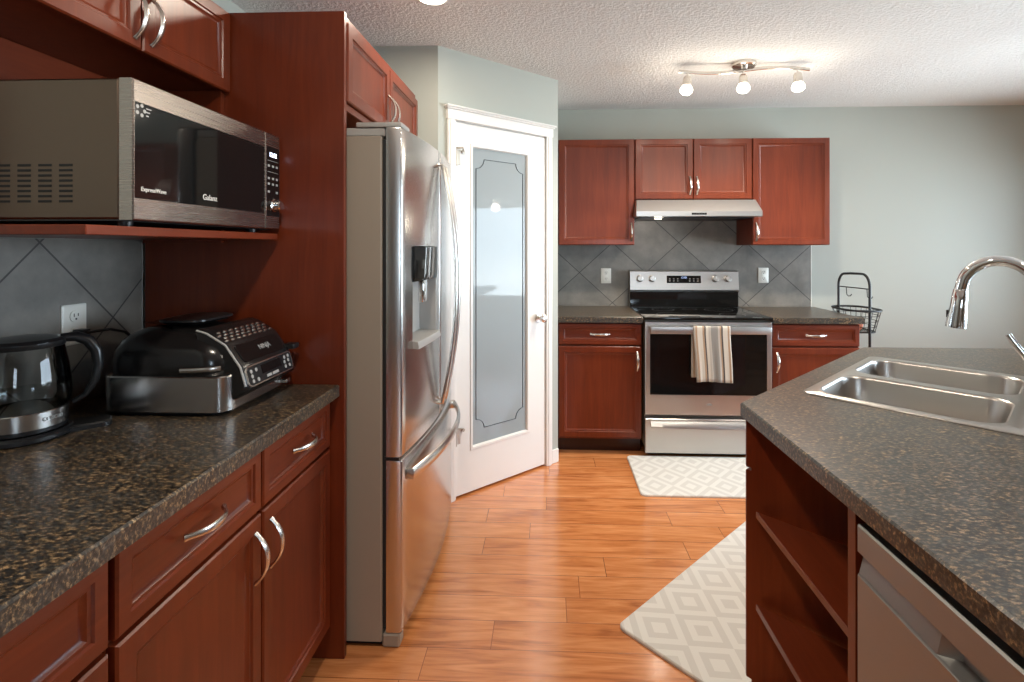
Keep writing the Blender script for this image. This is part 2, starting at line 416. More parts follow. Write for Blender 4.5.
# ------------------------------------------------------------------ room shell
XL, YB, ZC = -1.375, 4.01, 2.44
DA, DB = Vector((-.583, 2.70)), Vector((.063, 3.295))
mb = MB().box(XL - .1, RX + .1, FY - .1, YB + .1, -.1, 0); struct(mb.build('floor', 'floor'))
mb = MB().box(XL - .1, RX + .1, FY - .1, YB + .1, ZC, ZC + .1); struct(mb.build('ceiling', 'ceiling'))
mb = MB().box(XL - .1, XL, FY - .1, YB + .1, 0, ZC); struct(mb.build('wall_left', 'wall'))
mb = MB().box(XL, RX + .1, YB, YB + .1, 0, ZC); struct(mb.build('wall_back', 'wall'))
mb = MB().box(XL, DA.x, 2.70, 2.80, 0, ZC); struct(mb.build('wall_alcove', 'wall'))
mb = MB().box(DB.x - .1, DB.x, DB.y, YB, 0, ZC); struct(mb.build('wall_pantry', 'wall'))
ang = math.atan2(DB.y - DA.y, DB.x - DA.x); DL = (DB - DA).length
DM = Matrix.Translation((DA.x, DA.y, 0)) @ Matrix.Rotation(ang, 4, 'Z')     # x along the wall, -y into the room
D0, D1, DZ = .104, .764, 2.055
mb = MB().box(0, D0 - .004, 0, .1, 0, ZC).box(D1 + .004, DL, 0, .1, 0, ZC).box(D0 - .004, D1 + .004, 0, .1, DZ + .006, ZC).xf(DM); struct(mb.build('wall_diagonal', 'wall'))
def wall_with_holes(axis, c0, c1, a0, a1, holes):
    mb = MB(); cur = a0
    def bx(p, q, z0, z1):
        if q - p < 1e-4 or z1 - z0 < 1e-4: return
        if axis == 'x': mb.box(c0, c1, p, q, z0, z1)
        else: mb.box(p, q, c0, c1, z0, z1)
    for h0, h1, z0, z1 in holes:
        bx(cur, h0, 0, ZC); bx(h0, h1, 0, z0); bx(h0, h1, z1, ZC); cur = h1
    bx(cur, a1, 0, ZC)
    return mb
struct(wall_with_holes('x', RX, RX + .1, FY, YB, [(.85, 3.55, .6, 2.0)]).build('wall_right', 'wall'))
struct(wall_with_holes('y', FY - .1, FY, XL, RX, [(1.0, 1.9, .85, 2.05)]).build('wall_front', 'wall'))
def window(n, axis, c, h0, h1, z0, z1, nm):
    mb = MB(); w = .055
    def bx(p, q, a, b):
        if axis == 'x': mb.box(c, c + .06, p, q, a, b)
        else: mb.box(p, q, c - .06, c, a, b)
    bx(h0, h1, z0, z0 + w); bx(h0, h1, z1 - w, z1); bx(h0, h0 + w, z0 + w, z1 - w); bx(h1 - w, h1, z0 + w, z1 - w)
    for k in range(1, nm):
        m_ = h0 + (h1 - h0) * k / nm; bx(m_ - w / 2, m_ + w / 2, z0 + w, z1 - w)
    o = struct(mb.build('window_%d' % n, 'white'))
    pm = MB()
    if axis == 'x': pm.box(c + .028, c + .032, h0 + w, h1 - w, z0 + w, z1 - w)
    else: pm.box(h0 + w, h1 - w, c - .032, c - .028, z0 + w, z1 - w)
    pm.build('window_glass', 'pane', o)
window(1, 'x', RX + .02, .85, 3.55, .6, 2.0, 3)
window(2, 'y', FY - .02, 1.0, 1.9, .85, 2.05, 2)

# pantry door: casing, slab with frosted glass
cw = .052
mb = MB()
for a, b in ((D0 - cw, D0 - .002), (D1 + .002, D1 + cw)):
    mb.box(a, b, -.018, -.0005, 0, DZ + .004, .003)
    mb.box(a + .012, b - .012, -.022, -.017, 0, DZ + .004, .002)
mb.box(D0 - cw - .004, D1 + cw + .004, -.022, -.0005, DZ + .004, DZ + .058, .002)
mb.box(D0 - cw - .012, D1 + cw + .012, -.032, -.0005, DZ + .058, DZ + .066, .003)
mb.box(D0 - cw - .018, D1 + cw + .018, -.040, -.0005, DZ + .066, DZ + .078, .004)
mb.box(D0 - .003, D0, 0, .1, 0, DZ).box(D1, D1 + .003, 0, .1, 0, DZ).box(D0 - .003, D1 + .003, 0, .1, DZ + .002, DZ + .005)
struct(mb.xf(DM).build('trim_1', 'white'))
dr = bpy.data.objects.new('door_1', None); COL.objects.link(dr); dr.matrix_world = DM; struct(dr)
gx0, gx1, gz0, gz1 = .222, .612, .262, 1.925
mb = MB(); y0, y1 = -.004, .031
def rect(i, y): return [(gx0 + i, y, gz0 + i), (gx1 - i, y, gz0 + i), (gx1 - i, y, gz1 - i), (gx0 + i, y, gz1 - i)]
def drect(i, y): return [(D0 + .002 + i, y, .012 + i), (D1 - .002 - i, y, .012 + i), (D1 - .002 - i, y, DZ - .002 - i), (D0 + .002 + i, y, DZ - .002 - i)]
rs = [mb.ring(drect(.002, y0)), mb.ring(rect(-.022, y0)), mb.ring(rect(-.018, y0 - .005)), mb.ring(rect(-.006, y0 - .005)), mb.ring(rect(0, y0 + .004)), mb.ring(rect(0, y1)), mb.ring(drect(0, y1)), mb.ring(drect(0, y0 + .002)), mb.ring(drect(.002, y0))]
for a, b in zip(rs, rs[1:]): mb.bridge(a, b)
bmesh.ops.remove_doubles(mb.bm, verts=mb.bm.verts, dist=1e-5)
slab = mb.build('door_slab', 'white', dr)
MB().box(gx0, gx1, .006, .012, gz0, gz1).build('door_glass', 'frost', dr)
e0, e1, f0, f1, er = .247, .589, .345, 1.868, .055
pts = []
for cx, cz, a0, a1 in ((e1, f1, 270, 180), (e0, f1, 0, -90), (e0, f0, 90, 0), (e1, f0, 180, 90)):
    for k in range(9):
        a = math.radians(a0 + (a1 - a0) * k / 8); pts.append((cx + er * math.cos(a), .0045, cz + er * math.sin(a)))
P2 = []
for i, p in enumerate(pts):
    q = pts[(i + 1) % len(pts)]; P2.append(p)
MB().tube(P2, .0028, 6, (0, 1, 0), r2=.0012, closed=True).build('etched_border', 'etch', dr)
kb = MB().lathe([(.028, -.004), (.028, -.010), (.012, -.012), (.010, -.035), (.020, -.042), (.027, -.052), (.026, -.062), (.016, -.070), (.001, -.071)], (.707, 0, .935), 24, 'y')
kb.build('door_knob', 'nickel', dr)
for z in (1.86, 1.085, .335):
    h = MB().tube([(D0 + .002, -.0105, z - .045), (D0 + .002, -.0105, z + .045)], .0065, 10)
    h.box(D0 + .004, D0 + .032, -.0065, -.0042, z - .04, z + .04, .001)
    if z != 1.085:   # small hinge-pin door stops top and bottom
        h.tube([(D0 + .002, -.012, z + .048), (D0 + .03, -.035, z + .05), (D0 + .048, -.012, z + .035)], .0045, 8)
        h.lathe([(.009, -.014), (.009, -.0045)], (D0 + .048, 0, z + .033), 12, 'y')
    h.build('hinge', 'hinge', dr)
# baseboards
mb = MB().box(D1 + cw + .001, DL - .004, -.014, -.0005, 0, .085, .003).xf(DM); struct(mb.build('baseboard_pantry', 'white'))
mb = MB().box(.001, D0 - cw - .001, -.014, -.0005, 0, .085, .003).xf(DM); struct(mb.build('baseboard_left', 'white'))
mb = MB().box(2.02, RX - .001, YB - .014, YB - .0005, 0, .09, .003); struct(mb.build('baseboard_back', 'white'))
mb = MB().box(RX - .014, RX - .0005, FY + .002, YB - .016, 0, .09, .003); struct(mb.build('baseboard_right', 'white'))
# tiled splashbacks on the walls
mb = MB().box(DB.x + .002, 2.006, YB - .008, YB - .0005, .912, 1.72); struct(mb.build('trim_2', 'tile_back'))
mb = MB().box(XL + .0005, XL + .008, -.02, 1.6745, .912, 1.394); struct(mb.build('trim_3', 'tile_left'))
mb = MB().box(XL + .0005, XL + .0083, 1.675, 1.679, .912, 1.394); struct(mb.build('trim_4', 'greyp'))
mb = MB().box(2.0065, 2.012, YB - .0085, YB - .0005, .912, 1.384, .001); struct(mb.build('trim_5', 'plate'))

# ------------------------------------------------------------------ cabinetry
DT = .020
def front_mesh(x0, x1, z0, z1, fr=.052):
    t = -DT
    return MB().panel(x0, x1, z0, z1, [(.0, -.0005), (0, t + .004), (.004, t), (fr, t), (fr + .003, t + .0045), (fr + .009, t + .005), (fr + .016, t + .011), (fr + .020, t + .0115)])
def bow_pull(cx, cz, vert, parent, Lh=.125):
    pts, ra, rb = [], [], []
    n = 16
    for k in range(n + 1):
        t = -1 + 2 * k / n
        out = .031 * (1 - abs(t) ** 2.3) ; a = t * Lh / 2
        y = -DT - .0015 - out
        pts.append((cx, y, cz + a) if vert else (cx + a, y, cz))
        ra.append(.0052 + .0032 * (1 - t * t) if abs(t) < .97 else .0075); rb.append(.0042 if abs(t) < .97 else .006)
    ref = (1, 0, 0) if vert else (0, 0, 1)
    return MB().tube(pts, ra, 10, ref, r2=rb).build('handle', 'nickel', parent)
def front(parent, kind, x0, x1, z0, z1, handle=None, mat=None, fr=None):
    o = front_mesh(x0, x1, z0, z1, fr or (.038 if kind == 'door' else .028)).build(kind, mat or ('cherry' if kind == 'door' else 'cherry_x'), parent)
    if handle: bow_pull(handle[1], handle[2], handle[0] == 'v', o)
    return o
def carcass(w, d, z0, z1, parent, top=True, shelf=None, stile=True):
    t = .018
    mb = MB().box(0, t, 0, d, z0, z1).box(w - t, w, 0, d, z0, z1).box(t, w - t, .001, d, z0, z0 + t).box(t, w - t, d - .008, d, z0 + t, z1)
    if top: mb.box(t, w - t, .001, d - .008, z1 - t, z1)
    return mb.build('carcass', 'cherry', parent)

# back wall, faces -y; front plane of the doors at y 3.40 (bases) / 3.69 (uppers)
BT = .875   # top of base units
YF = 3.40 + DT
def base(name, label, loc, rz, w, d, fronts, toe=True):
    t = T(name, label, 'cabinet', loc, rz)
    carcass(w, d, .10, BT, t, top=True)
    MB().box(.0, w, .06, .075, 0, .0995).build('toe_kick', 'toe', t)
    MB().box(.018, w - .018, -.0004, .018, .700, .722).build('rail', 'cherry_x', t)
    for f in fronts: front(t, *f)
    return t
w = .551
base('base_cabinet', 'cherry base cabinet with drawer and door left of the range', (.067, YF, 0), 0, w, .58,
     [('drawer', .003, w - .003, .726, .866, ('h', w / 2, .797)), ('door', .003, w - .003, .114, .715, ('v', w - .032, .62))])
w = .562
base('base_cabinet', 'cherry base cabinet with drawer right of the range, half hidden by island', (1.456, YF, 0), 0, w, .58,
     [('drawer', .003, w - .003, .726, .866, ('h', w / 2, .797)), ('door', .003, w - .003, .114, .715, ('v', .032, .62))])
# left run, faces +x: local x runs along +Y
LX = -.72 - DT
wl = .85
base('base_cabinet', 'cherry base cabinet with two drawers over two doors under microwave counter', (LX, .826, 0), R90, wl, .62,
     [('drawer', .004, .438, .712, .866, ('h', .222, .795)), ('drawer', .446, wl - .004, .712, .866, ('h', .655, .795)),
      ('door', .004, .438, .114, .702, ('v', .408, .605)), ('door', .446, wl - .004, .114, .702, ('v', .478, .605))])
base('base_cabinet', 'cherry base cabinet nearest the camera at bottom left edge', (LX, -.03, 0), R90, .852, .62,
     [('drawer', .004, .42, .712, .866, ('h', .21, .795)), ('drawer', .428, .846, .712, .866, ('h', .60, .795)),
      ('door', .004, .42, .114, .702, ('v', .39, .605)), ('door', .428, .846, .114, .702, ('v', .815, .605))])
# tall end panel beside the fridge
tag(MB().box(-.684, .0, 0, .02, 0, 2.157, .0015).build('cabinet_panel', 'cherry', None, (-.0, 0, 0)), 'tall cherry wood end panel between counter and fridge', 'panel')
pn = bpy.data.objects['cabinet_panel']; pn.location = (-.677, 1.680, 0)
# upper cabinets
def upper(label, loc, rz, w, d, z0, z1, fronts):
    t = T('wall_cabinet', label, 'cabinet', loc, rz)
    carcass(w, d, z0, z1, t)
    for f in fronts: front(t, *f)
    return t
YU = 3.69 + DT; DU = YB - YU - .001
upper('tall single-door cherry wall cabinet left of the range hood', (.075, YU, 0), 0, .543, DU, 1.385, 2.143, [('door', .002, .541, 1.387, 2.141, ('v', .519, 1.478))])
upper('short two-door cherry wall cabinet directly above the range hood', (.621, YU, 0), 0, .823, DU, 1.706, 2.143,
      [('door', .002, .409, 1.712, 2.141, ('v', .387, 1.808)), ('door', .414, .821, 1.712, 2.141, ('v', .436, 1.808))])
upper('tall single-door cherry wall cabinet right of the range hood', (1.447, YU, 0), 0, .537, DU, 1.385, 2.143, [('door', .002, .535, 1.387, 2.141, ('v', .024, 1.478))])
t = upper('cherry wall cabinet with open microwave shelf below two short doors', (-1.062 - DT, .945, 0), R90, .7345, .290, 1.892, 2.155,
          [('door', .002, .357, 1.886, 2.153, ('v', .333, 1.972)), ('door', .362, .7325, 1.886, 2.153, ('v', .388, 1.972))])
MB().box(0, .7345, .272, .290, 1.395, 1.891).build('back_panel', 'cherry_x', t)
MB().box(.012, .716, -.189, .271, 1.395, 1.415, .0015).build('shelf', 'cherry_x', t)
MB().box(.7165, .7345, .004, .271, 1.384, 1.891).build('side_panel', 'cherry', t)
t = upper('cherry cabinet above the fridge with two doors', (-.672 - DT, 1.7015, 0), R90, .925, .68, 1.835, 2.155,
          [('door', .002, .455, 1.862, 2.128, ('v', .43, 1.945)), ('door', .462, .923, 1.862, 2.128, ('v', .487, 1.945))])
MB().box(.0, .925, -.006, -.0005, 1.835, 1.859, .001).build('rail', 'cherry_x', t)
MB().box(.0, .925, -.006, -.0005, 2.131, 2.155, .001).build('rail', 'cherry_x', t)

# worktops
CT0, CT1 = BT + .0005, .914
def worktop(label, poly, holes=()):
    return tag(MB().slab(poly, CT0, CT1, .004, holes).build('worktop', 'laminate', None, angle=20), label, 'countertop')
worktop('speckled brown laminate counter under the microwave along left side', [(XL + .009, -.05), (-.693, -.05), (-.693, 1.679), (XL + .009, 1.679)])
worktop('small speckled dark counter left of the range', [(DB.x + .003, 3.378), (.621, 3.378), (.621, YB - .009), (DB.x + .003, YB - .009)])
worktop('small speckled dark counter right of the range', [(1.452, 3.378), (2.034, 3.378), (2.034, YB - .009), (1.452, YB - .009)])

# ------------------------------------------------------------------ microwave
mw = T('microwave', 'stainless countertop microwave with black glass door on the open shelf', 'microwave', (-.893, 1.070, 1.4155), R90)
mw_w, mw_h = .604, .321
MB().box(.0, mw_w, .032, .43, .016, mw_h, .004).build('body', 'mwcase', mw)
for x in (.05, .54):
    for y in (.06, .40): MB().lathe([(.014, 0), (.016, .0155)], (x, y, 0), 16).build('foot', 'blackp', mw)
MB().box(.004, mw_w - .004, .034, .42, .0125, .0158).build('base_plate', 'blackp', mw)
dx = .517
dm = MB(); g0, g1, h0, h1 = .004, dx - .004, .062, .272
def R4(a0, a1, b0, b1, y): return [(a0, y, b0), (a1, y, b0), (a1, y, b1), (a0, y, b1)]
rs = [R4(0, dx, .014, mw_h, .031), R4(0, dx, .014, mw_h, .003), R4(.003, dx - .003, .017, mw_h - .003, 0), R4(g0, g1, h0, h1, 0), R4(g0, g1, h0, h1, .004)]
dm.loft(rs); door = dm.build('door', 'steel_warm', mw)
MB().box(g0 + .0005, g1 - .0005, .0012, .0036, h0 + .0005, h1 - .0005, .0008).build('door_window', 'gloss', door)
text('lettering', 'ExpressWave', .0135, (.022, .0004, .083), 'light_text', door, align='LEFT')
text('lettering', 'Galanz', .021, (.224, .0004, .085), 'light_text', door, align='LEFT')
st = MB()
for k in range(5):
    a = k * 2 * PI / 5; c = (.022 + .011 * math.cos(a), .0006, .256 + .011 * math.sin(a))
    st.lathe([(.0045, 0), (.0045, .0006)], (c[0], c[1], c[2]), 8, 'y')
for k in range(3): st.box(.037, .052 - .004 * k, .0005, .0011, .262 - .008 * k, .2645 - .008 * k)
st.build('sticker', 'greyp', door)
pm = MB(); rs = [R4(dx + .0015, mw_w, .014, mw_h, .031), R4(dx + .0015, mw_w, .014, mw_h, .003), R4(dx + .004, mw_w - .003, .017, mw_h - .003, 0)]
pm.loft(rs); pan = pm.build('control_panel', 'steel_warm', mw)
MB().box(dx + .005, mw_w - .006, -.0012, -.0001, .054, .278, .0008).build('panel_glass', 'gloss', pan)
fr_ = MB()
for a in ((dx + .0035, dx + .005, .054, .278), (mw_w - .006, mw_w - .0045, .054, .278), (dx + .0035, mw_w - .0045, .0525, .054), (dx + .0035, mw_w - .0045, .278, .2795)):
    fr_.box(a[0], a[1], -.0016, -.0001, a[2], a[3])
fr_.build('panel_border', 'chrome', pan)
text('clock_display', '12:02', .020, (dx + .043, -.0017, .252), 'lcd', pan)
for z in (.232, .196): MB().box(dx + .010, mw_w - .012, -.0018, -.0013, z, z + .0012).build('panel_line', 'greyp', pan)
for z in (.216, .176, .158, .133):
    for x in (.018, .043, .066):
        if z == .133 and x == .043: continue
        MB().box(dx + x - .006, dx + x + .006, -.0018, -.0013, z - .0035, z + .0035).build('button', 'greyp', pan)
MB().lathe([(.021, -.0014), (.021, -.006), (.0175, -.008), (.0165, -.026), (.014, -.029), (.001, -.0295)], (dx + .044, 0, .090), 28, 'y').build('knob', 'chrome', pan)
vt = MB()
for c in range(5):
    for r_ in range(8):
        z = .052 + r_ * .0112; y = .135 + c * .047
        vt.box(-.0012, .001, y, y + .030, z, z + .0052, .0005)
vt.build('vent_slots', 'slot', mw)

# ------------------------------------------------------------------ kettle and its power base
kx, ky = -1.262, 1.187
pb = T('kettle_base', 'round black power base under the glass kettle', 'kettle base', (kx, ky, .9145))
MB().lathe([(.088, 0), (.092, .004), (.092, .012), (.086, .018), (.001, .0185)], (0, 0, 0), 40).build('base_disc', 'blackp', pb)
mb = MB().slab(rrect(.05, .165, -.035, .035, .02), .0, .014, .004).xf(Matrix.Rotation(math.radians(42), 4, 'Z')); mb.build('base_tail', 'blackp', pb)
kt = T('glass_kettle', 'clear glass electric kettle with steel band and black handle', 'kettle', (kx, ky, .9335), math.radians(42))
MB().lathe([(.074, 0), (.079, .002), (.079, .010)], (0, 0, 0), 48).build('foot_ring', 'blackp', kt)
band = MB().lathe([(.080, .0102), (.0815, .012), (.0815, .048), (.080, .050), (.001, .0502)], (0, 0, 0), 48).build('steel_band', 'steel_v', kt)
prof = [(.079, .0505), (.0855, .062), (.088, .080), (.087, .110), (.0825, .150), (.076, .185), (.073, .200)]
MB().lathe(prof, (0, 0, 0), 48, cap=False).build('glass_jug', 'glass', kt)
MB().lathe([(.0772, .0508), (.0835, .062), (.0858, .080), (.0855, .088), (.001, .0881)], (0, 0, 0), 48).build('water', 'water', kt)
MB().lathe([(.0745, .197), (.0765, .200), (.0765, .210), (.070, .217), (.045, .221), (.001, .222)], (0, 0, 0), 48).build('lid', 'blackp', kt)
MB().loft([[(-.115, -.012, .196), (-.115, .012, .196), (-.115, .010, .205), (-.115, -.010, .205)], [(-.068, -.03, .178), (-.068, .03, .178), (-.068, .028, .208), (-.068, -.028, .208)]]).build('spout', 'blackp', kt)
hp = [(.066, 0, .212), (.095, 0, .212), (.118, 0, .200), (.134, 0, .172), (.138, 0, .135), (.130, 0, .095), (.112, 0, .062), (.088, 0, .048)]
MB().tube(hp, [.013, .0145, .0145, .014, .013, .011, .009, .008], 12, (0, 1, 0), r2=[.010, .013, .014, .013, .011, .009, .007, .006]).build('handle', 'blackp', kt)
tx = MB()
text('lettering', 'COSORI', .012, (.0818 * math.cos(math.radians(-48)), .0818 * math.sin(math.radians(-48)), .031), 'greyp', band, rot=(PI / 2, 0, math.radians(42)))

# ------------------------------------------------------------------ countertop grill, faces +x
gr = T('countertop_grill', 'black and stainless countertop grill with control panel beside kettle', 'grill', (-.872, 1.338, .9145), R90)
GW = .315
def loopz(x0, x1, y0, y1, r, z): return [(x, y, z) for x, y in rrect(x0, x1, y0, y1, r, 8)]
GD = .345
MB().loft([loopz(.012, GW - .012, .012, GD - .02, .05, .0), loopz(.006, GW - .006, .004, GD - .006, .055, .008), loopz(.006, GW - .006, .004, GD - .006, .055, .012)]).build('foot_plinth', 'blackp', gr)
MB().loft([loopz(.0, GW, -.012, GD, .042, .0122), loopz(0, GW, -.012, GD, .042, .104), loopz(.003, GW - .003, -.009, GD - .003, .040, .107)]).build('steel_band', 'steel_v', gr)
def prof_loft(prof, xs, c):
    return [[(x, c[0] + (y - c[0]) * (1 - s), c[1] + (z - c[1]) * (1 - s * .7)) for y, z in prof] for x, s in xs]
lo = []
for q, z in ((.004, .1075), (.002, .118), (.002, .140), (.004, .160), (.009, .178), (.019, .196), (.035, .212), (.060, .225), (.095, .232), (.14, .234)):
    lo.append(loopz(q, GW - q, -.004 + q * 2.2, GD - q, max(.02, .066 - q * .25), z))
MB().loft(lo).build('lid', 'lidblk', gr, angle=60)
hous = [(y + .006, z) for y, z in [(.0585, .030), (-.010, .030), (-.034, .046), (-.058, .062), (-.060, .070), (-.044, .124), (-.040, .130), (-.001, .186), (.006, .192), (.056, .222), (.075, .229), (.09, .229)]]
xs2 = [(.030, .08), (.035, .03), (.042, .0), (GW - .034, .0), (GW - .027, .03), (GW - .022, .08)]
hs = MB().loft(prof_loft(hous, xs2, (.04, .12))).build('control_housing', 'lidblk', gr, angle=50)
MB().tube([(.031, y + .006, z) for y, z in ((.085, .227), (.056, .2185), (.004, .187), (-.038, .127), (-.053, .075))], .003, 8, (1, 0, 0)).build('rim', 'greyp', gr)
def on_slope(p0, p1):
    """local frame on the sloping front: u along x, v up the slope, n outward"""
    a, b = Vector((0, p0[0], p0[1])), Vector((0, p1[0], p1[1])); v = (b - a).normalized(); n = Vector((1, 0, 0)).cross(v)
    m = Matrix(((1, 0, 0, 0), (0, v.y, n.y, a.y), (0, v.z, n.z, a.z), (0, 0, 0, 1)))
    return m, (b - a).length
m1, l1 = on_slope((.012, .192), (.062, .222))
gv = MB()
for r_ in range(4):
    for c in range(9):
        x = .050 + c * .0275 + (.012 if r_ % 2 else 0); v = .007 + r_ * .0125
        if x > GW - .045: continue
        gv.lathe([(.0078, -.001), (.0072, .0025), (.004, .0042), (.0005, .0045)], (0, 0, 0), 10).bm
        vs = list(gv.bm.verts)[-40:]
        bmesh.ops.transform(gv.bm, matrix=Matrix.Translation((x, v, 0)) @ Matrix.Diagonal((1.15, .55, 1, 1)), verts=vs)
gv.xf(m1).build('vent_grille', 'nickel', hs)
m2, l2 = on_slope((-.034, .130), (.005, .186))
MB().slab(rrect(.052, GW - .05, .006, l2 - .006, .012), -.001, .003, .001).xf(m2).build('badge_window', 'gloss', hs)
tt = text('lettering', 'NINJA', .022, (0, 0, 0), 'greyp', hs); tt.matrix_local = m2 @ Matrix.Translation((GW * .56, l2 * .5, .0032))
m3, l3 = on_slope((-.054, .070), (-.038, .124))
fb = MB().slab(rrect(.036, GW - .034, -.002, l3 + .001, .016), -.001, .003, .001, [rrect(.040, GW - .038, .002, l3 - .003, .013)]).xf(m3); cf = fb.build('panel_frame', 'nickel', hs)
MB().slab(rrect(.0405, GW - .0385, .0025, l3 - .0035, .0125), -.001, .0018, .0005).xf(m3).build('panel_face', 'blackp', hs)
MB().box(.11, .215, .021, l3 - .009, .0019, .0026).xf(m3).build('display', 'gloss', hs)
for x, v in ((.06, .012), (.085, .012), (.06, .026), (.06, .040), (.085, .040), (.235, .014), (.26, .014), (.235, .028), (.258, .030), (.24, .042), (.262, .043)):
    MB().lathe([(.0055, .0018), (.0055, .0032)], (x, v, 0), 12).xf(m3).build('button', 'greyp', hs)
for a, b in ((.128, .152), (.158, .192)): MB().box(a, b, .007, .015, .0018, .0033, .0006).xf(m3).build('button', 'greyp', hs)
MB().loft([loopz(.085, .24, .125, .235, .03, .2345), loopz(.070, .25, .11, .245, .035, .243), loopz(.070, .25, .11, .245, .035, .248), loopz(.085, .24, .12, .235, .03, .251)]).build('lid_plate', 'blackp', gr)
MB().tube([(.000, .115, .124), (.000, .09, .125), (.000, .068, .126), (.0035, .042, .127), (.012, .024, .1275), (.020, .0155, .128)], .0065, 10, (0, 0, 1), r2=.003).build('lid_strip', 'nickel', gr)
MB().box(GW - .040, GW - .002, -.058, -.02, .128, .146, .006, 2).build('lid_handle', 'blackp', gr)
MB().box(GW - .030, GW - .004, -.030, -.004, .016, .030, .003).build('catch', 'nickel', gr)

# ------------------------------------------------------------------ electric outlets
def outlet(label, loc, rz):
    t = T('wall_outlet', label, 'outlet', loc, rz)
    p = MB().loft([[(x, 0, z) for x, z in rrect(-.039, .039, -.058, .058, .004)], [(x, -.003, z) for x, z in rrect(-.039, .039, -.058, .058, .004)], [(x, -.006, z) for x, z in rrect(-.035, .035, -.054, .054, .004)]]).build('cover_plate', 'plate', t)
    for zc in (.024, -.024):
        s = MB().loft([[(x, -.0062, z + zc) for x, z in rrect(-.018, .018, -.0165, .0165, .0155)], [(x, -.009, z + zc) for x, z in rrect(-.0175, .0175, -.016, .016, .015)]]).build('socket', 'plate', t)
        MB().box(-.0075, -.0052, -.0096, -.0091, zc - .0015, zc + .008).box(.0052, .0075, -.0096, -.0091, zc - .0005, zc + .008).lathe([(.0028, -.0096), (.0028, -.0091)], (0, 0, zc - .008), 10, 'y').build('socket_slots', 'slot', s)
    return t
outlet('white wall outlet on the tile left of the range', (.449, YB - .0085, 1.148), 0)
outlet('white wall outlet on the tile right of the range', (1.648, YB - .0085, 1.154), 0)
outlet('white wall outlet with black plug on the tile behind the kettle', (XL + .0085, 1.424, 1.148), R90)
cd = T('power_cord', 'black plug and cord running from outlet to the grill', 'cord', (XL + .019, 1.424, 1.124))
MB().box(0.0, .03, -.014, .014, -.011, .011, .004, 2).build('plug', 'blackp', cd)
MB().tube([(.028, 0, 0), (.045, .01, .003), (.06, .045, .004), (.07, .085, -.01), (.08, .13, -.05), (.09, .16, -.10), (.10, .17, -.135)], .0042, 8).build('cable', 'blackp', cd)

# ------------------------------------------------------------------ refrigerator, faces +x
fg = T('refrigerator', 'stainless french-door refrigerator with water dispenser and bottom freezer', 'refrigerator', (-.50, 1.732, 0), R90)
FW = .905
MB().box(.0, FW, .068, .79, .018, 1.752, .004).build('cabinet_body', 'side_grey', fg)
MB().box(.01, FW - .01, .055, .0675, .06, 1.74).build('gasket', 'slot', fg)
MB().box(.02, FW - .02, .072, .7, .0, .0175).build('foot_grille', 'blackp', fg)
MB().box(.0, .05, .006, .0675, .001, .048, .006).build('foot_cover', 'side_grey', fg)
def fy(x): return -.036 * (1 - ((x - FW / 2) / (FW / 2)) ** 2)
def curved_door(x0, x1, z0, z1, hole=None, n=14):
    mb = MB(); e = .006
    xs = [x0, x0 + e * .4, x0 + e] + [x0 + e + (x1 - x0 - 2 * e) * k / n for k in range(1, n)] + [x1 - e, x1 - e * .4, x1]
    zs = [z0, z0 + e * .4, z0 + e] + [z0 + e + (z1 - z0 - 2 * e) * k / 6 for k in range(1, 6)] + [z1 - e, z1 - e * .4, z1]
    if hole:
        xs = sorted([x for x in xs if all(abs(x - h) > .012 for h in hole[:2])] + list(hole[:2]))
        zs = sorted([z for z in zs if all(abs(z - h) > .012 for h in hole[2:])] + list(hole[2:]))
    def edge(v, a, b):
        d = min(v - a, b - v); return 0 if d >= e * .99 else (e * .35 if d > 1e-6 else e)
    V = [[mb.bm.verts.new((x, fy(x) + max(edge(x, x0, x1), edge(z, z0, z1)), z)) for z in zs] for x in xs]
    for i in range(len(xs) - 1):
        for j in range(len(zs) - 1):
            if hole and xs[i] >= hole[0] - 1e-6 and xs[i + 1] <= hole[1] + 1e-6 and zs[j] >= hole[2] - 1e-6 and zs[j + 1] <= hole[3] + 1e-6: continue
            mb.face((V[i][j], V[i + 1][j], V[i + 1][j + 1], V[i][j + 1]))
    per = [V[i][0] for i in range(len(xs))] + [V[-1][j] for j in range(1, len(zs))] + [V[i][-1] for i in range(len(xs) - 2, -1, -1)] + [V[0][j] for j in range(len(zs) - 2, 0, -1)]
    bk = [mb.bm.verts.new((v.co.x, .0535, v.co.z)) for v in per]
    mb.bridge(per, bk); mb.face(bk)
    return mb
hx0, hx1, hz0, hz1 = .095, .375, 1.015, 1.375
d1 = curved_door(.002, FW / 2 - .003, .652, 1.782, (hx0, hx1, hz0, hz1)).build('left_door', 'steel_v', fg)
d2 = curved_door(FW / 2 + .003, FW - .002, .652, 1.782).build('right_door', 'steel_v', fg)
d3 = curved_door(.002, FW - .002, .052, .640, n=20).build('freezer_drawer', 'steel_v', fg)
# dispenser niche
ya, yb = fy(hx0), fy(hx1)
rc = MB()
fr0 = [(hx0, ya, hz0), (hx1, yb, hz0), (hx1, yb, hz1), (hx0, ya, hz1)]
bk0 = [(hx0 + .01, .035, hz0 + .02), (hx1 - .01, .030, hz0 + .02), (hx1 - .01, .030, hz1 - .01), (hx0 + .01, .035, hz1 - .01)]
rc.loft([fr0, bk0], False, True); rc.build('dispenser_recess', 'greyp', d1)
mb = MB()
lo = [];
for k in range(9):
    x = hx0 + .002 + (hx1 - hx0 - .004) * k / 8; lo.append(x)
mb.loft([[(x, fy(x) - .004, 1.245), (x, fy(x) - .007, 1.26), (x, fy(x) - .007, 1.372), (x, fy(x) + .02, 1.373), (x, fy(x) + .02, 1.245)] for x in lo]); mb.build('dispenser_controls', 'gloss', d1)
mb = MB(); mb.box(.20, .27, -.028, -.005, 1.16, 1.244, .006, 2); mb.build('dispenser_paddle', 'chrome', d1)
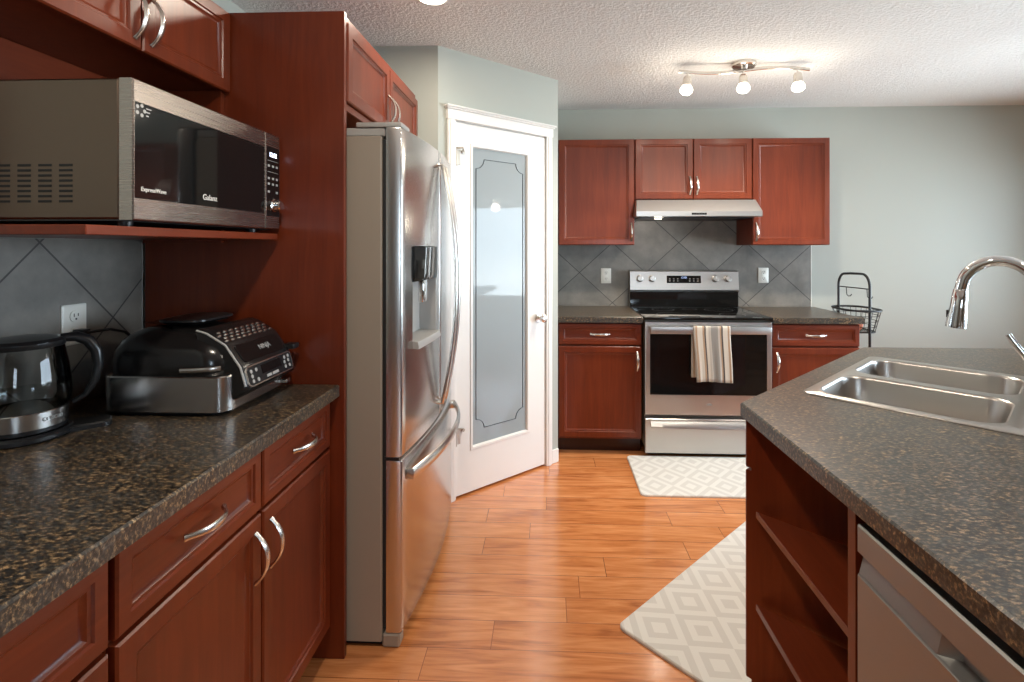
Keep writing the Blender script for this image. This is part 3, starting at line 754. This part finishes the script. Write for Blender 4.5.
mb = MB(); mb.loft([[(x, fy(x) - .020, 1.002), (x, fy(x) - .022, 1.010), (x, fy(x) - .018, 1.028), (x, .02, 1.034), (x, .02, 1.008)] for x in lo]); mb.build('drip_tray', 'greyp', d1)
def door_handle(x, parent):
    pts, n = [], 22
    z0, z1 = .715, 1.715
    base_y = fy(x)
    pts.append((x, base_y + .002, z0))
    for k in range(n + 1):
        t = -1 + 2 * k / n; pts.append((x, base_y - .018 - .060 * (1 - abs(t) ** 2.0), (z0 + z1) / 2 + t * (z1 - z0) / 2))
    pts.append((x, base_y + .002, z1))
    return MB().tube(pts, .0135, 12, (1, 0, 0), r2=.0085).build('handle', 'nickel', parent)
door_handle(FW / 2 - .034, d1); door_handle(FW / 2 + .034, d2)
pts = [(.055, fy(.055) + .002, .575)]
for k in range(23):
    t = -1 + 2 * k / 22; x = FW / 2 + t * .40; pts.append((x, fy(x) - .018 - .045 * (1 - abs(t) ** 2.2), .575 + .012 * (1 - t * t)))
pts.append((FW - .055, fy(FW - .055) + .002, .575))
MB().tube(pts, .021, 12, (0, 0, 1), r2=.008).build('handle', 'nickel', d3)
MB().box(.004, .11, .0, .16, 1.7825, 1.800, .006, 2).box(.012, .10, .06, .30, 1.7525, 1.782, .004).build('hinge_cover', 'greyp', fg)
MB().box(FW - .11, FW - .004, .0, .16, 1.7825, 1.800, .006, 2).build('hinge_cover', 'greyp', fg)
MB().tube([(.02, .058, .640), (.02, .058, .652)], .012, 10, (1, 0, 0)).box(.004, .09, .01, .053, .6412, .6508).build('door_hinge', 'blackp', fg)
for x, z in ((FW - .05, 1.66), (FW - .05, 1.60)): MB().lathe([(.010, -.0006), (.010, .0004)], (x, fy(x), z), 16, 'y').build('emblem', 'greyp', d2)

# ------------------------------------------------------------------ range (stove), faces -y
rg = T('range', 'stainless electric range with black glass cooktop and oven door', 'stove', (.628, 3.360, 0), 0)
RW = .817
MB().box(.006, RW - .006, .042, .63, .06, .898).build('body', 'side_grey', rg)
MB().box(.03, RW - .03, .07, .62, .0, .0595).build('plinth', 'slot', rg)
MB().box(.0, RW, -.012, .60, .8985, .9155, .004, 2).build('cooktop', 'gloss', rg)
for x, y, r_ in ((.21, .14, .105), (.61, .14, .085), (.21, .42, .08), (.61, .42, .10), (.41, .45, .05)):
    a = [(x + r_ * math.cos(2 * PI * k / 48), y + r_ * math.sin(2 * PI * k / 48), .9158) for k in range(48)]
    b = [(x + (r_ - .004) * math.cos(2 * PI * k / 48), y + (r_ - .004) * math.sin(2 * PI * k / 48), .9158) for k in range(48)]
    MB().loft([a, b], False, False).build('burner_ring', 'burner', rg)
# oven door
mb = MB(); w0, w1, q0, q1 = .034, RW - .036, .412, .812
rs = [R4(.004, RW - .004, .280, .888, .040), R4(.004, RW - .004, .280, .888, .004), R4(.008, RW - .008, .284, .884, 0), R4(w0, w1, q0, q1, 0), R4(w0, w1, q0, q1, .004)]
od = mb.loft(rs).build('oven_door', 'steel', rg)
MB().box(w0 + .0005, w1 - .0005, .0006, .0038, q0 + .0005, q1 - .0005, .0008).build('oven_window', 'gloss', od)
MB().box(.026, RW - .026, -.050, -.032, .814, .862, .006, 2).box(.034, .060, -.033, -.0005, .826, .850, .003).box(RW - .060, RW - .034, -.033, -.0005, .826, .850, .003).build('handle', 'steel', od)
mb = MB().lathe([(.009, -.0004), (.009, .0004)], (0, 0, 0), 20, 'y').xf(Matrix.Translation((.415, -.0002, .352)) @ Matrix.Diagonal((2.2, 1, .8, 1))); mb.build('emblem', 'greyp', od)
dw = MB().panel(.004, RW - .004, .032, .256, [(0, .040), (0, .004), (.004, 0)]).build('storage_drawer', 'steel', rg)
mb = MB(); n = 16; lo = []
for k in range(n + 1):
    t = -1 + 2 * k / n; x = RW / 2 + t * (RW / 2 - .035); zt = .246; zb = .196 + .012 * t * t
    lo.append([(x, -.0005, zt), (x, -.012, zt - .002), (x, -.034, zb + .010), (x, -.034, zb + .004), (x, -.028, zb), (x, -.0005, zb + .012)])
mb.loft(lo).build('handle', 'steel', dw)
# back guard with controls
bgd = MB().loft([[(x, .590, .9155), (x, .585, 1.033), (x, .575, 1.034), (x, .562, 1.046), (x, .578, 1.184), (x, .590, 1.192), (x, .628, 1.192), (x, .628, .9155)] for x in (-.004, RW - .008)], True, True).build('backguard', 'steel', rg, angle=25)
MB().box(-.003, RW - .009, .576, .5895, .9160, 1.032).build('backguard_glass', 'gloss', bgd)
mbx = MB(); tl = math.atan2(.016, .138)
Mt = Matrix.Translation((0, .562, 1.046)) @ Matrix.Rotation(-tl, 4, 'X')
MB().box(.272, .528, -.002, .0, .052, .108, .0008).xf(Mt).build('display_panel', 'gloss', bgd)
dd = text('clock_display', '12:02', .020, (0, 0, 0), 'lcd_dim', bgd); dd.matrix_local = Mt @ Matrix.Translation((.40, -.0022, .094)) @ Matrix.Rotation(PI / 2, 4, 'X')
for k in range(8):
    if k in (3, 4): continue
    for z in (.066, .082): MB().box(.288 + k * .030, .300 + k * .030, -.0028, -.002, z, z + .004).xf(Mt).build('button', 'greyp', bgd)
for x in (.068, .160, .634, .728):
    kn = MB().lathe([(.028, 0), (.028, -.004), (.0235, -.006), (.0215, -.026), (.018, -.029), (.001, -.0295)], (x, 0, .086), 28, 'y').box(x - .003, x + .003, -.0325, -.029, .066, .106, .001).xf(Mt).build('knob', 'steel', bgd)

# tea towel over the oven handle
def towel():
    mb = MB(); bm = mb.bm; lay = bm.verts.layers.float.new('stripe')
    W_ = .232; nx, prof = 26, []
    hzc, yc, rr, rz = .838, -.041, .0105, .0265
    for k in range(7): prof.append((yc + rr + .002, .535 + (hzc - .535) * k / 7))
    for k in range(9):
        a = PI * k / 8; prof.append((yc + (rr + .002) * math.copysign(abs(math.cos(a)) ** .5, math.cos(a)), hzc + rz * math.sin(a) ** .4 if 0 < k < 8 else hzc))
    nf = 16
    for k in range(1, nf + 1): prof.append((yc - rr - .002, hzc - (hzc - .512) * k / nf))
    rows = []
    for j, (y, z) in enumerate(prof):
        row = []
        f = max(0, (j - 16) / nf); back = j < 8
        for i in range(nx + 1):
            u = i / nx
            fold = .006 * math.sin(u * 11 + .8) * f + .004 * math.sin(u * 23) * f
            x = .297 + u * W_ + .020 * f * (1 - .35 * u) - (.006 if back else 0) + .004 * f * math.sin(3 * f)
            v = bm.verts.new((x, y - abs(fold) * .9 - .002 * f, z + (.004 * math.sin(u * 5) * f)))
            v[lay] = min(.999, max(0, u)); row.append(v)
        rows.append(row)
    for a, b in zip(rows, rows[1:]): mb.bridge(a, b, False)
    o = mb.build('tea_towel', 'towel', None, (.628, 3.360, 0), angle=180)
    s = o.modifiers.new('thickness', 'SOLIDIFY'); s.thickness = .003; s.offset = 1
    return tag(o, 'striped grey and tan tea towel hung over the oven door handle', 'towel')
towel()

# ------------------------------------------------------------------ range hood
hd = T('range_hood', 'stainless under-cabinet range hood above the stove', 'range hood', (.606, 3.545, 0), 0)
HW = .850
sec = lambda x, i: [(x, .46, 1.590), (x, .006, 1.578), (x, 0, 1.582), (x, 0, 1.616), (x + i, .08, 1.700), (x + i, .46, 1.700)]
MB().loft([sec(0, .015), sec(HW, -.015)]).build('hood_shell', 'steel', hd, angle=20)
mb = MB().box(.375, .475, -.003, -.0002, 1.592, 1.605, .0006); sw = mb.build('switch_panel', 'gloss', hd)
for k in range(5): MB().box(.383 + k * .018, .394 + k * .018, -.0045, -.0031, 1.5955, 1.6015, .0005).build('button', 'burner', sw)
MB().box(.03, HW - .03, .06, .44, 1.572, 1.5775).build('filter_tray', 'blackp', hd)
MB().box(.145, .19, .08, .12, 1.5675, 1.5718, .002).build('lamp_lens', 'hoodlamp', hd)
lamp('hood_lamp_light', 'POINT', (.775, 3.64, 1.555), 1.2, WARM, shadow_soft_size=.03)

# ------------------------------------------------------------------ ceiling lights
tl = T('track_light', 'brushed nickel wavy track light with three lit bulbs on ceiling', 'ceiling light', (1.138, 3.03, 2.44))
MB().lathe([(.068, -.0005), (.068, -.018), (.060, -.024), (.001, -.0245)], (0, 0, 0), 32).build('canopy', 'nickel', tl)
pts = []
for k in range(41):
    t = -1 + 2 * k / 40; pts.append((t * .375, .0, -.042 - .014 * math.sin(-t * PI)))
MB().tube(pts, .010, 8, (0, 0, 1), r2=.005).tube([(0, 0, -.024), (0, 0, -.036)], .02, 16).build('bar', 'nickel', tl)
for x, tx_, ty_ in ((-.322, -.10, -.05), (-.004, -.03, -.10), (.305, .05, .02)):
    zb = -.042 - .014 * math.sin(-x / .375 * PI)
    ax = Vector((tx_, ty_, -1)).normalized(); q = Vector((0, 0, -1)).rotation_difference(ax).to_matrix().to_4x4()
    mm = Matrix.Translation((x, 0, zb)) @ q
    h = MB().lathe([(.006, -.004), (.006, -.022), (.018, -.027), (.024, -.038), (.026, -.082), (.023, -.083)], (0, 0, 0), 24).xf(mm).build('lamp_holder', 'nickel', tl)
    MB().lathe([(.020, -.080), (.029, -.090), (.036, -.104), (.034, -.120), (.022, -.131), (.001, -.134)], (0, 0, 0), 24).xf(mm).build('bulb', 'bulb', h)
    p = mm @ Vector((0, 0, -.19))
    lamp('bulb_light', 'POINT', (1.138 + p.x, 3.03 + p.y, 2.44 + p.z), BULB_W, WARM, shadow_soft_size=.04)
    so = lamp('bulb_spot', 'SPOT', (1.138 + p.x, 3.03 + p.y, 2.44 + p.z), SPOT_W, WARM, shadow_soft_size=.04, spot_size=math.radians(165), spot_blend=1.0)
    so.rotation_euler = Vector((0, 0, -1)).rotation_difference(ax).to_euler()
for i, (x, y) in enumerate(POTS):
    t = T('pot_light', ['round recessed ceiling light in front of the pantry door', 'round recessed ceiling light over the left counter', 'round recessed ceiling light over the island', 'round recessed ceiling light behind the camera'][i], 'ceiling light', (x, y, 2.44), 0, 'recessed ceiling lights')
    MB().lathe([(.062, -.0005), (.075, -.0015), (.073, -.006), (.060, -.008)], (0, 0, 0), 36, cap=False).build('trim_ring', 'white', t)
    MB().lathe([(.060, -.003), (.055, -.012), (.035, -.018), (.001, -.020)], (0, 0, 0), 36).build('lens', 'potlens', t)
    lamp('pot_light_lamp', 'AREA', (x, y, 2.44 - .03), POT_W[i], WARM, shape='DISK', size=.12)

# ------------------------------------------------------------------ island
u45, v45 = Vector((1, 1)) / math.sqrt(2), Vector((1, -1)) / math.sqrt(2)
SO = Vector((.789, 1.640))
def sk(ex, ey): p = SO + u45 * ex + v45 * ey; return (p.x, p.y)
hole = [sk(a, b) for a, b in rrect(.020, .760, .020, .520, .05)]
IC = (.566, 1.534)
ib = 1.415 + .02
worktop('large speckled grey-brown island counter with cut-in sink', [(IC[0] + .014, -.25), (1.24, -.25), (1.24, .55), (2.75, .55), (2.75, 2.402), (1.434, 2.402), IC], [hole])
W_ = 1.145
near = Vector((.590, 1.514)); far = near + u45 * W_
sb = T('sink_cabinet', 'dark cherry corner cabinet under the island sink', 'cabinet', (far.x, far.y, 0), math.radians(-135))
t_ = .018; d_ = .60
MB().box(0, t_, 0, d_, .10, BT).box(W_ - t_, W_, 0, d_, .10, BT).box(t_, W_ - t_, .001, d_, .10, .118).box(t_, W_ - t_, d_ - .01, d_, .118, BT).box(t_, W_ - t_, 0, .016, .84, BT).build('carcass', 'cherry', sb)
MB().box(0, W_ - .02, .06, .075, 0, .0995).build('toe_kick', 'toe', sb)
for a, b in ((.003, W_ / 2 - .002), (W_ / 2 + .002, W_ - .003)):
    front(sb, 'drawer', a, b, .728, .866)
    front(sb, 'door', a, b, .114, .720, ('v', (b - .04) if a < .1 else (a + .04), .62))
# triangular open shelves between sink cabinet and dishwasher
ou = T('open_shelf_unit', 'dark cherry triangular open shelf unit at island corner', 'shelf unit', (.588, 1.006, 0))
tri = lambda e: [(e, .0295), (.455, .0295), (e, .4845 - e)]
MB().box(.0, .47, .0, .026, .0, BT - .0005, .001).build('side_panel', 'cherry', ou)
for z in (.600, .337): MB().slab(tri(.004), z, z + .018, .001).build('shelf', 'cherry_y', ou)
MB().slab(tri(.002), .10, .118).build('bottom_shelf', 'cherry_y', ou)
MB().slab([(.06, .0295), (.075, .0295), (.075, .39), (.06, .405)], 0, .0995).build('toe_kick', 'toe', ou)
# dishwasher, faces -x : local x runs along -Y
dwm = T('dishwasher', 'stainless dishwasher under the island counter at right', 'dishwasher', (.586, 1.003, 0), -R90)
DWW = .61
MB().box(.004, DWW - .004, .03, .56, .02, .862).build('tub', 'blackp', dwm)
ds = MB()
rs = [R4(.004, DWW - .004, .105, .752, .029), R4(.004, DWW - .004, .105, .752, .004), R4(.007, DWW - .007, .108, .750, 0)]
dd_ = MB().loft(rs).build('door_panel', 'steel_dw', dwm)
mb = MB(); pk0, pk1 = .20, .41
lo = []
MB().panel(.004, DWW - .004, .792, .846, [(0, .029), (0, .004), (.003, 0)]).build('control_strip', 'steel_dw', dwm)
mb = MB()
mb.bm.free()
for a, b in ((.005, pk0), (pk1, DWW - .005)): MB().loft([[(x, .029, .7525), (x, .004, .7525), (x, .013, .7915), (x, .029, .7915)] for x in (a, b)]).build('handle_band', 'steel_dw', dwm)
mb = MB().loft([[(pk0, .004, .7525), (pk1, .004, .7525), (pk1, .013, .7915), (pk0, .013, .7915)], [(pk0 + .02, .028, .758), (pk1 - .02, .028, .758), (pk1 - .02, .028, .7905), (pk0 + .02, .028, .7905)]], False, True); mb.build('pocket_handle', 'steel_dw', dwm)
MB().box(.01, DWW - .01, .05, .06, 0, .1).build('kick_plate', 'blackp', dwm)
tag(MB().box(.588, 1.20, .36, .386, 0, BT - .001, .001).build('cabinet_panel', 'cherry'), 'cherry end panel on the near side of the dishwasher', 'panel')
# sink
sn = T('kitchen_sink', 'double-bowl stainless sink set in the island counter', 'sink', (SO.x, SO.y, .9145), math.radians(45))
SM = Matrix.Diagonal((1, -1, 1, 1))      # local x along the sink, local -y towards its back
b1, b2 = (.036, .368, .026, .470), (.410, .744, .026, .470)
rim = MB(); rl = lambda q, g: rrect(q[0] - g, q[1] + g, q[2] - g, q[3] + g, .075 + g, 10)
rim.slab(rrect(0, .780, 0, .550, .035), .0002, .004, .002, [rl(b1, 0), rl(b2, 0)]).xf(SM); rim.build('rim', 'sinksteel', sn, angle=50)
for q in (b1, b2):
    lo = []
    for g, z in ((0, .004), (-.004, .001), (-.007, -.006), (-.012, -.10), (-.020, -.150), (-.034, -.168), (-.060, -.176)):
        lo.append([(x, y, z) for x, y in rrect(q[0] - g, q[1] + g, q[2] - g, q[3] + g, max(.02, .075 + g * .6), 10)])
    bw = MB().loft(lo, False, True).xf(SM).build('bowl', 'sinksteel', sn, angle=60)
    cx, cy = (q[0] + q[1]) / 2, (q[2] + q[3]) / 2
    MB().lathe([(.044, -.1755), (.042, -.1735), (.034, -.1745), (.001, -.1750)], (cx, -cy, 0), 28).build('drain', 'chrome', bw)
# faucet
fb_ = Vector((1.432, 1.553)); fa = T('faucet', 'chrome pull-down gooseneck faucet over the island sink', 'faucet', (fb_.x, fb_.y, .9185), math.radians(135))
# local x points from the base towards the bowls
MB().lathe([(.030, 0), (.030, .006), (.024, .012), (.0225, .10), (.020, .12), (.0135, .135)], (0, 0, 0), 28).build('base_column', 'chrome', fa)
pts = [(0, 0, .13), (0, 0, .22), (.001, 0, .30)]
for k in range(1, 17):
    a = PI - (PI * .93) * k / 16; pts.append((.088 + .088 * math.cos(a), 0, .318 + .093 * math.sin(a)))
ex, ez = pts[-1][0], pts[-1][2]
pts.append((ex + .004, 0, ez - .02))
MB().tube(pts, .0165, 16, (0, 1, 0)).build('spout', 'chrome', fa)
sp = MB().lathe([(.0165, .0), (.0190, -.004), (.0190, -.010), (.0200, -.012), (.0215, -.055), (.0265, -.112), (.0265, -.121), (.022, -.123)], (0, 0, 0), 24).xf(Matrix.Translation((ex + .004, 0, ez - .02)) @ Matrix.Rotation(math.radians(-6), 4, 'Y'))
sp = sp.build('spray_head', 'chrome', fa)
MB().loft([[(ex + .012 + .0225, y, ez - .10 + z) for y, z in rrect(-.006, .006, -.013, .013, .0055)], [(ex + .012 + .0275, y, ez - .10 + z) for y, z in rrect(-.005, .005, -.012, .012, .0045)]]).xf(Matrix.Identity(4)).build('spray_button', 'blackp', sp)
MB().tube([(.0, .022, .085), (.0, .045, .092)], .012, 14).build('handle_hub', 'chrome', fa)
MB().tube([(.002, .042, .094), (.025, .052, .132), (.050, .060, .172), (.064, .064, .198)], [.011, .010, .009, .0075], 12).build('lever', 'chrome', fa)

# ------------------------------------------------------------------ wire basket stand beside the right counter
rk = T('wire_basket_stand', 'black wire tiered basket stand beside the right counter end', 'basket stand', (2.166, 3.700, 0))
yf, yb_ = -.145, .145
fm = MB(); xk = (.006, -.040)   # near post, far post
arch = [(xk[1], yb_, .0)] + [(xk[1], yb_, .4), (xk[1], yb_, .8), (xk[1], yb_, 1.10)]
for k in range(1, 8):
    a = PI / 2 * k / 8; arch.append((xk[1] + .004 * k / 8, yb_ - .075 * (1 - math.cos(a)), 1.10 + .082 * math.sin(a)))
arch += [(-.012, .04, 1.184), (.010, -.04, 1.184)]
for k in range(1, 9):
    a = PI / 2 * k / 8; arch.append((xk[0] - .004 + .004 * k / 8, yf + .075 - .075 * math.sin(a), 1.184 - .084 * (1 - math.cos(a))))
arch += [(xk[0], yf, .8), (xk[0], yf, .4), (xk[0], yf, 0)]
fm.tube(arch, .0085, 8, (1, 0, 0)).build('frame', 'blackm', rk)
MB().tube([(xk[1], yb_, 1.085), (xk[0], yf, 1.085)], .004, 6).build('rail', 'blackm', rk)
for yy in (.09, -.10):
    x = -.002 - yy * .16
    MB().tube([(x, yy, 1.085), (x + .004, yy, 1.03), (x + .012, yy - .006, 1.018), (x + .024, yy - .012, 1.020), (x + .03, yy - .014, 1.034)], .0032, 6).build('hook', 'blackm', rk)
def basket(zr, h):
    m_ = MB(); a = .120; b = .165; n = 40
    def oval(sx, sy, z): return [(sx * math.copysign(abs(math.cos(2 * PI * k / n)) ** .7, math.cos(2 * PI * k / n)), sy * math.copysign(abs(math.sin(2 * PI * k / n)) ** .7, math.sin(2 * PI * k / n)), z) for k in range(n)]
    m_.tube(oval(a, b, zr), .0075, 6, closed=True)
    for f in (.25, .5, .75): m_.tube(oval(a - .03 * f, b - .04 * f, zr - h * f), .0022, 5, closed=True)
    m_.tube(oval(a - .03, b - .04, zr - h), .005, 6, closed=True)
    top, bot = oval(a, b, zr), oval(a - .03, b - .04, zr - h)
    for k in range(0, n, 2): m_.tube([top[k], bot[k]], .0018, 5)
    for k in range(-3, 4): m_.tube([(k * .02, -b + .05, zr - h), (k * .02, b - .05, zr - h)], .002, 5)
    m_.build('basket', 'blackm', rk)
basket(.938, .15); basket(.50, .15)
for y in (yf, yb_):
    xx = xk[0] if y == yf else xk[1]
    MB().tube([(xx - .09, y, .008), (xx + .09, y, .008)], .008, 8).build('foot', 'blackm', rk)
def fruit(label, loc, s):
    o = MB().lathe([(.001, -.034), (.018, -.031), (.031, -.016), (.036, .002), (.031, .020), (.018, .031), (.006, .032), (.001, .028)], (0, 0, 0), 24).build('peach', 'peach', None, loc)
    o.scale = (s, s, s); return tag(o, label, 'fruit')
fruit('peach-coloured round fruit in the wire basket behind right counter', (2.135, 3.64, .832), 1.1)

# ------------------------------------------------------------------ floor mats
def floor_mat_thing(label, loc, rz, w, l):
    o = MB().slab(rrect(0, l, 0, w, .028), .0005, .012, .004).build('floor_mat', 'rug', None, loc); o.rotation_euler = (0, 0, rz)
    return tag(o, label, 'mat', 'kitchen floor mats')
floor_mat_thing('pale grey diamond-pattern mat in front of the range', (.512, 2.838, 0), 0, .535, 1.02)
m2_ = floor_mat_thing('pale grey diamond-pattern mat set diagonally along the island', (.248, 1.858, 0), math.radians(45), .44, 1.06)
m2_.data.transform(Matrix.Translation((0, -.44, 0)))

# pendant lamp over the dining side, seen as a reflection in the pantry door glass
pl = T('pendant_lamp', 'white glass dome pendant lamp hanging over the dining side', 'pendant lamp', (3.0, 2.35, 2.44))
MB().lathe([(.06, -.0005), (.058, -.018), (.01, -.026), (.001, -.0265)], (0, 0, 0), 28).build('canopy', 'nickel', pl)
MB().tube([(0, 0, -.026), (0, 0, -.40)], .004, 8).build('stem', 'nickel', pl)
MB().lathe([(.02, -.39), (.08, -.41), (.16, -.45), (.20, -.50), (.195, -.50), (.155, -.455), (.08, -.418), (.02, -.40)], (0, 0, 0), 36).build('shade', 'plate', pl)
MB().lathe([(.001, -.42), (.03, -.425), (.034, -.46), (.02, -.485), (.001, -.49)], (0, 0, 0), 20).build('bulb', 'bulb', pl)
lamp('pendant_light', 'POINT', (3.0, 2.35, 1.86), 5, WARM, shadow_soft_size=.05)
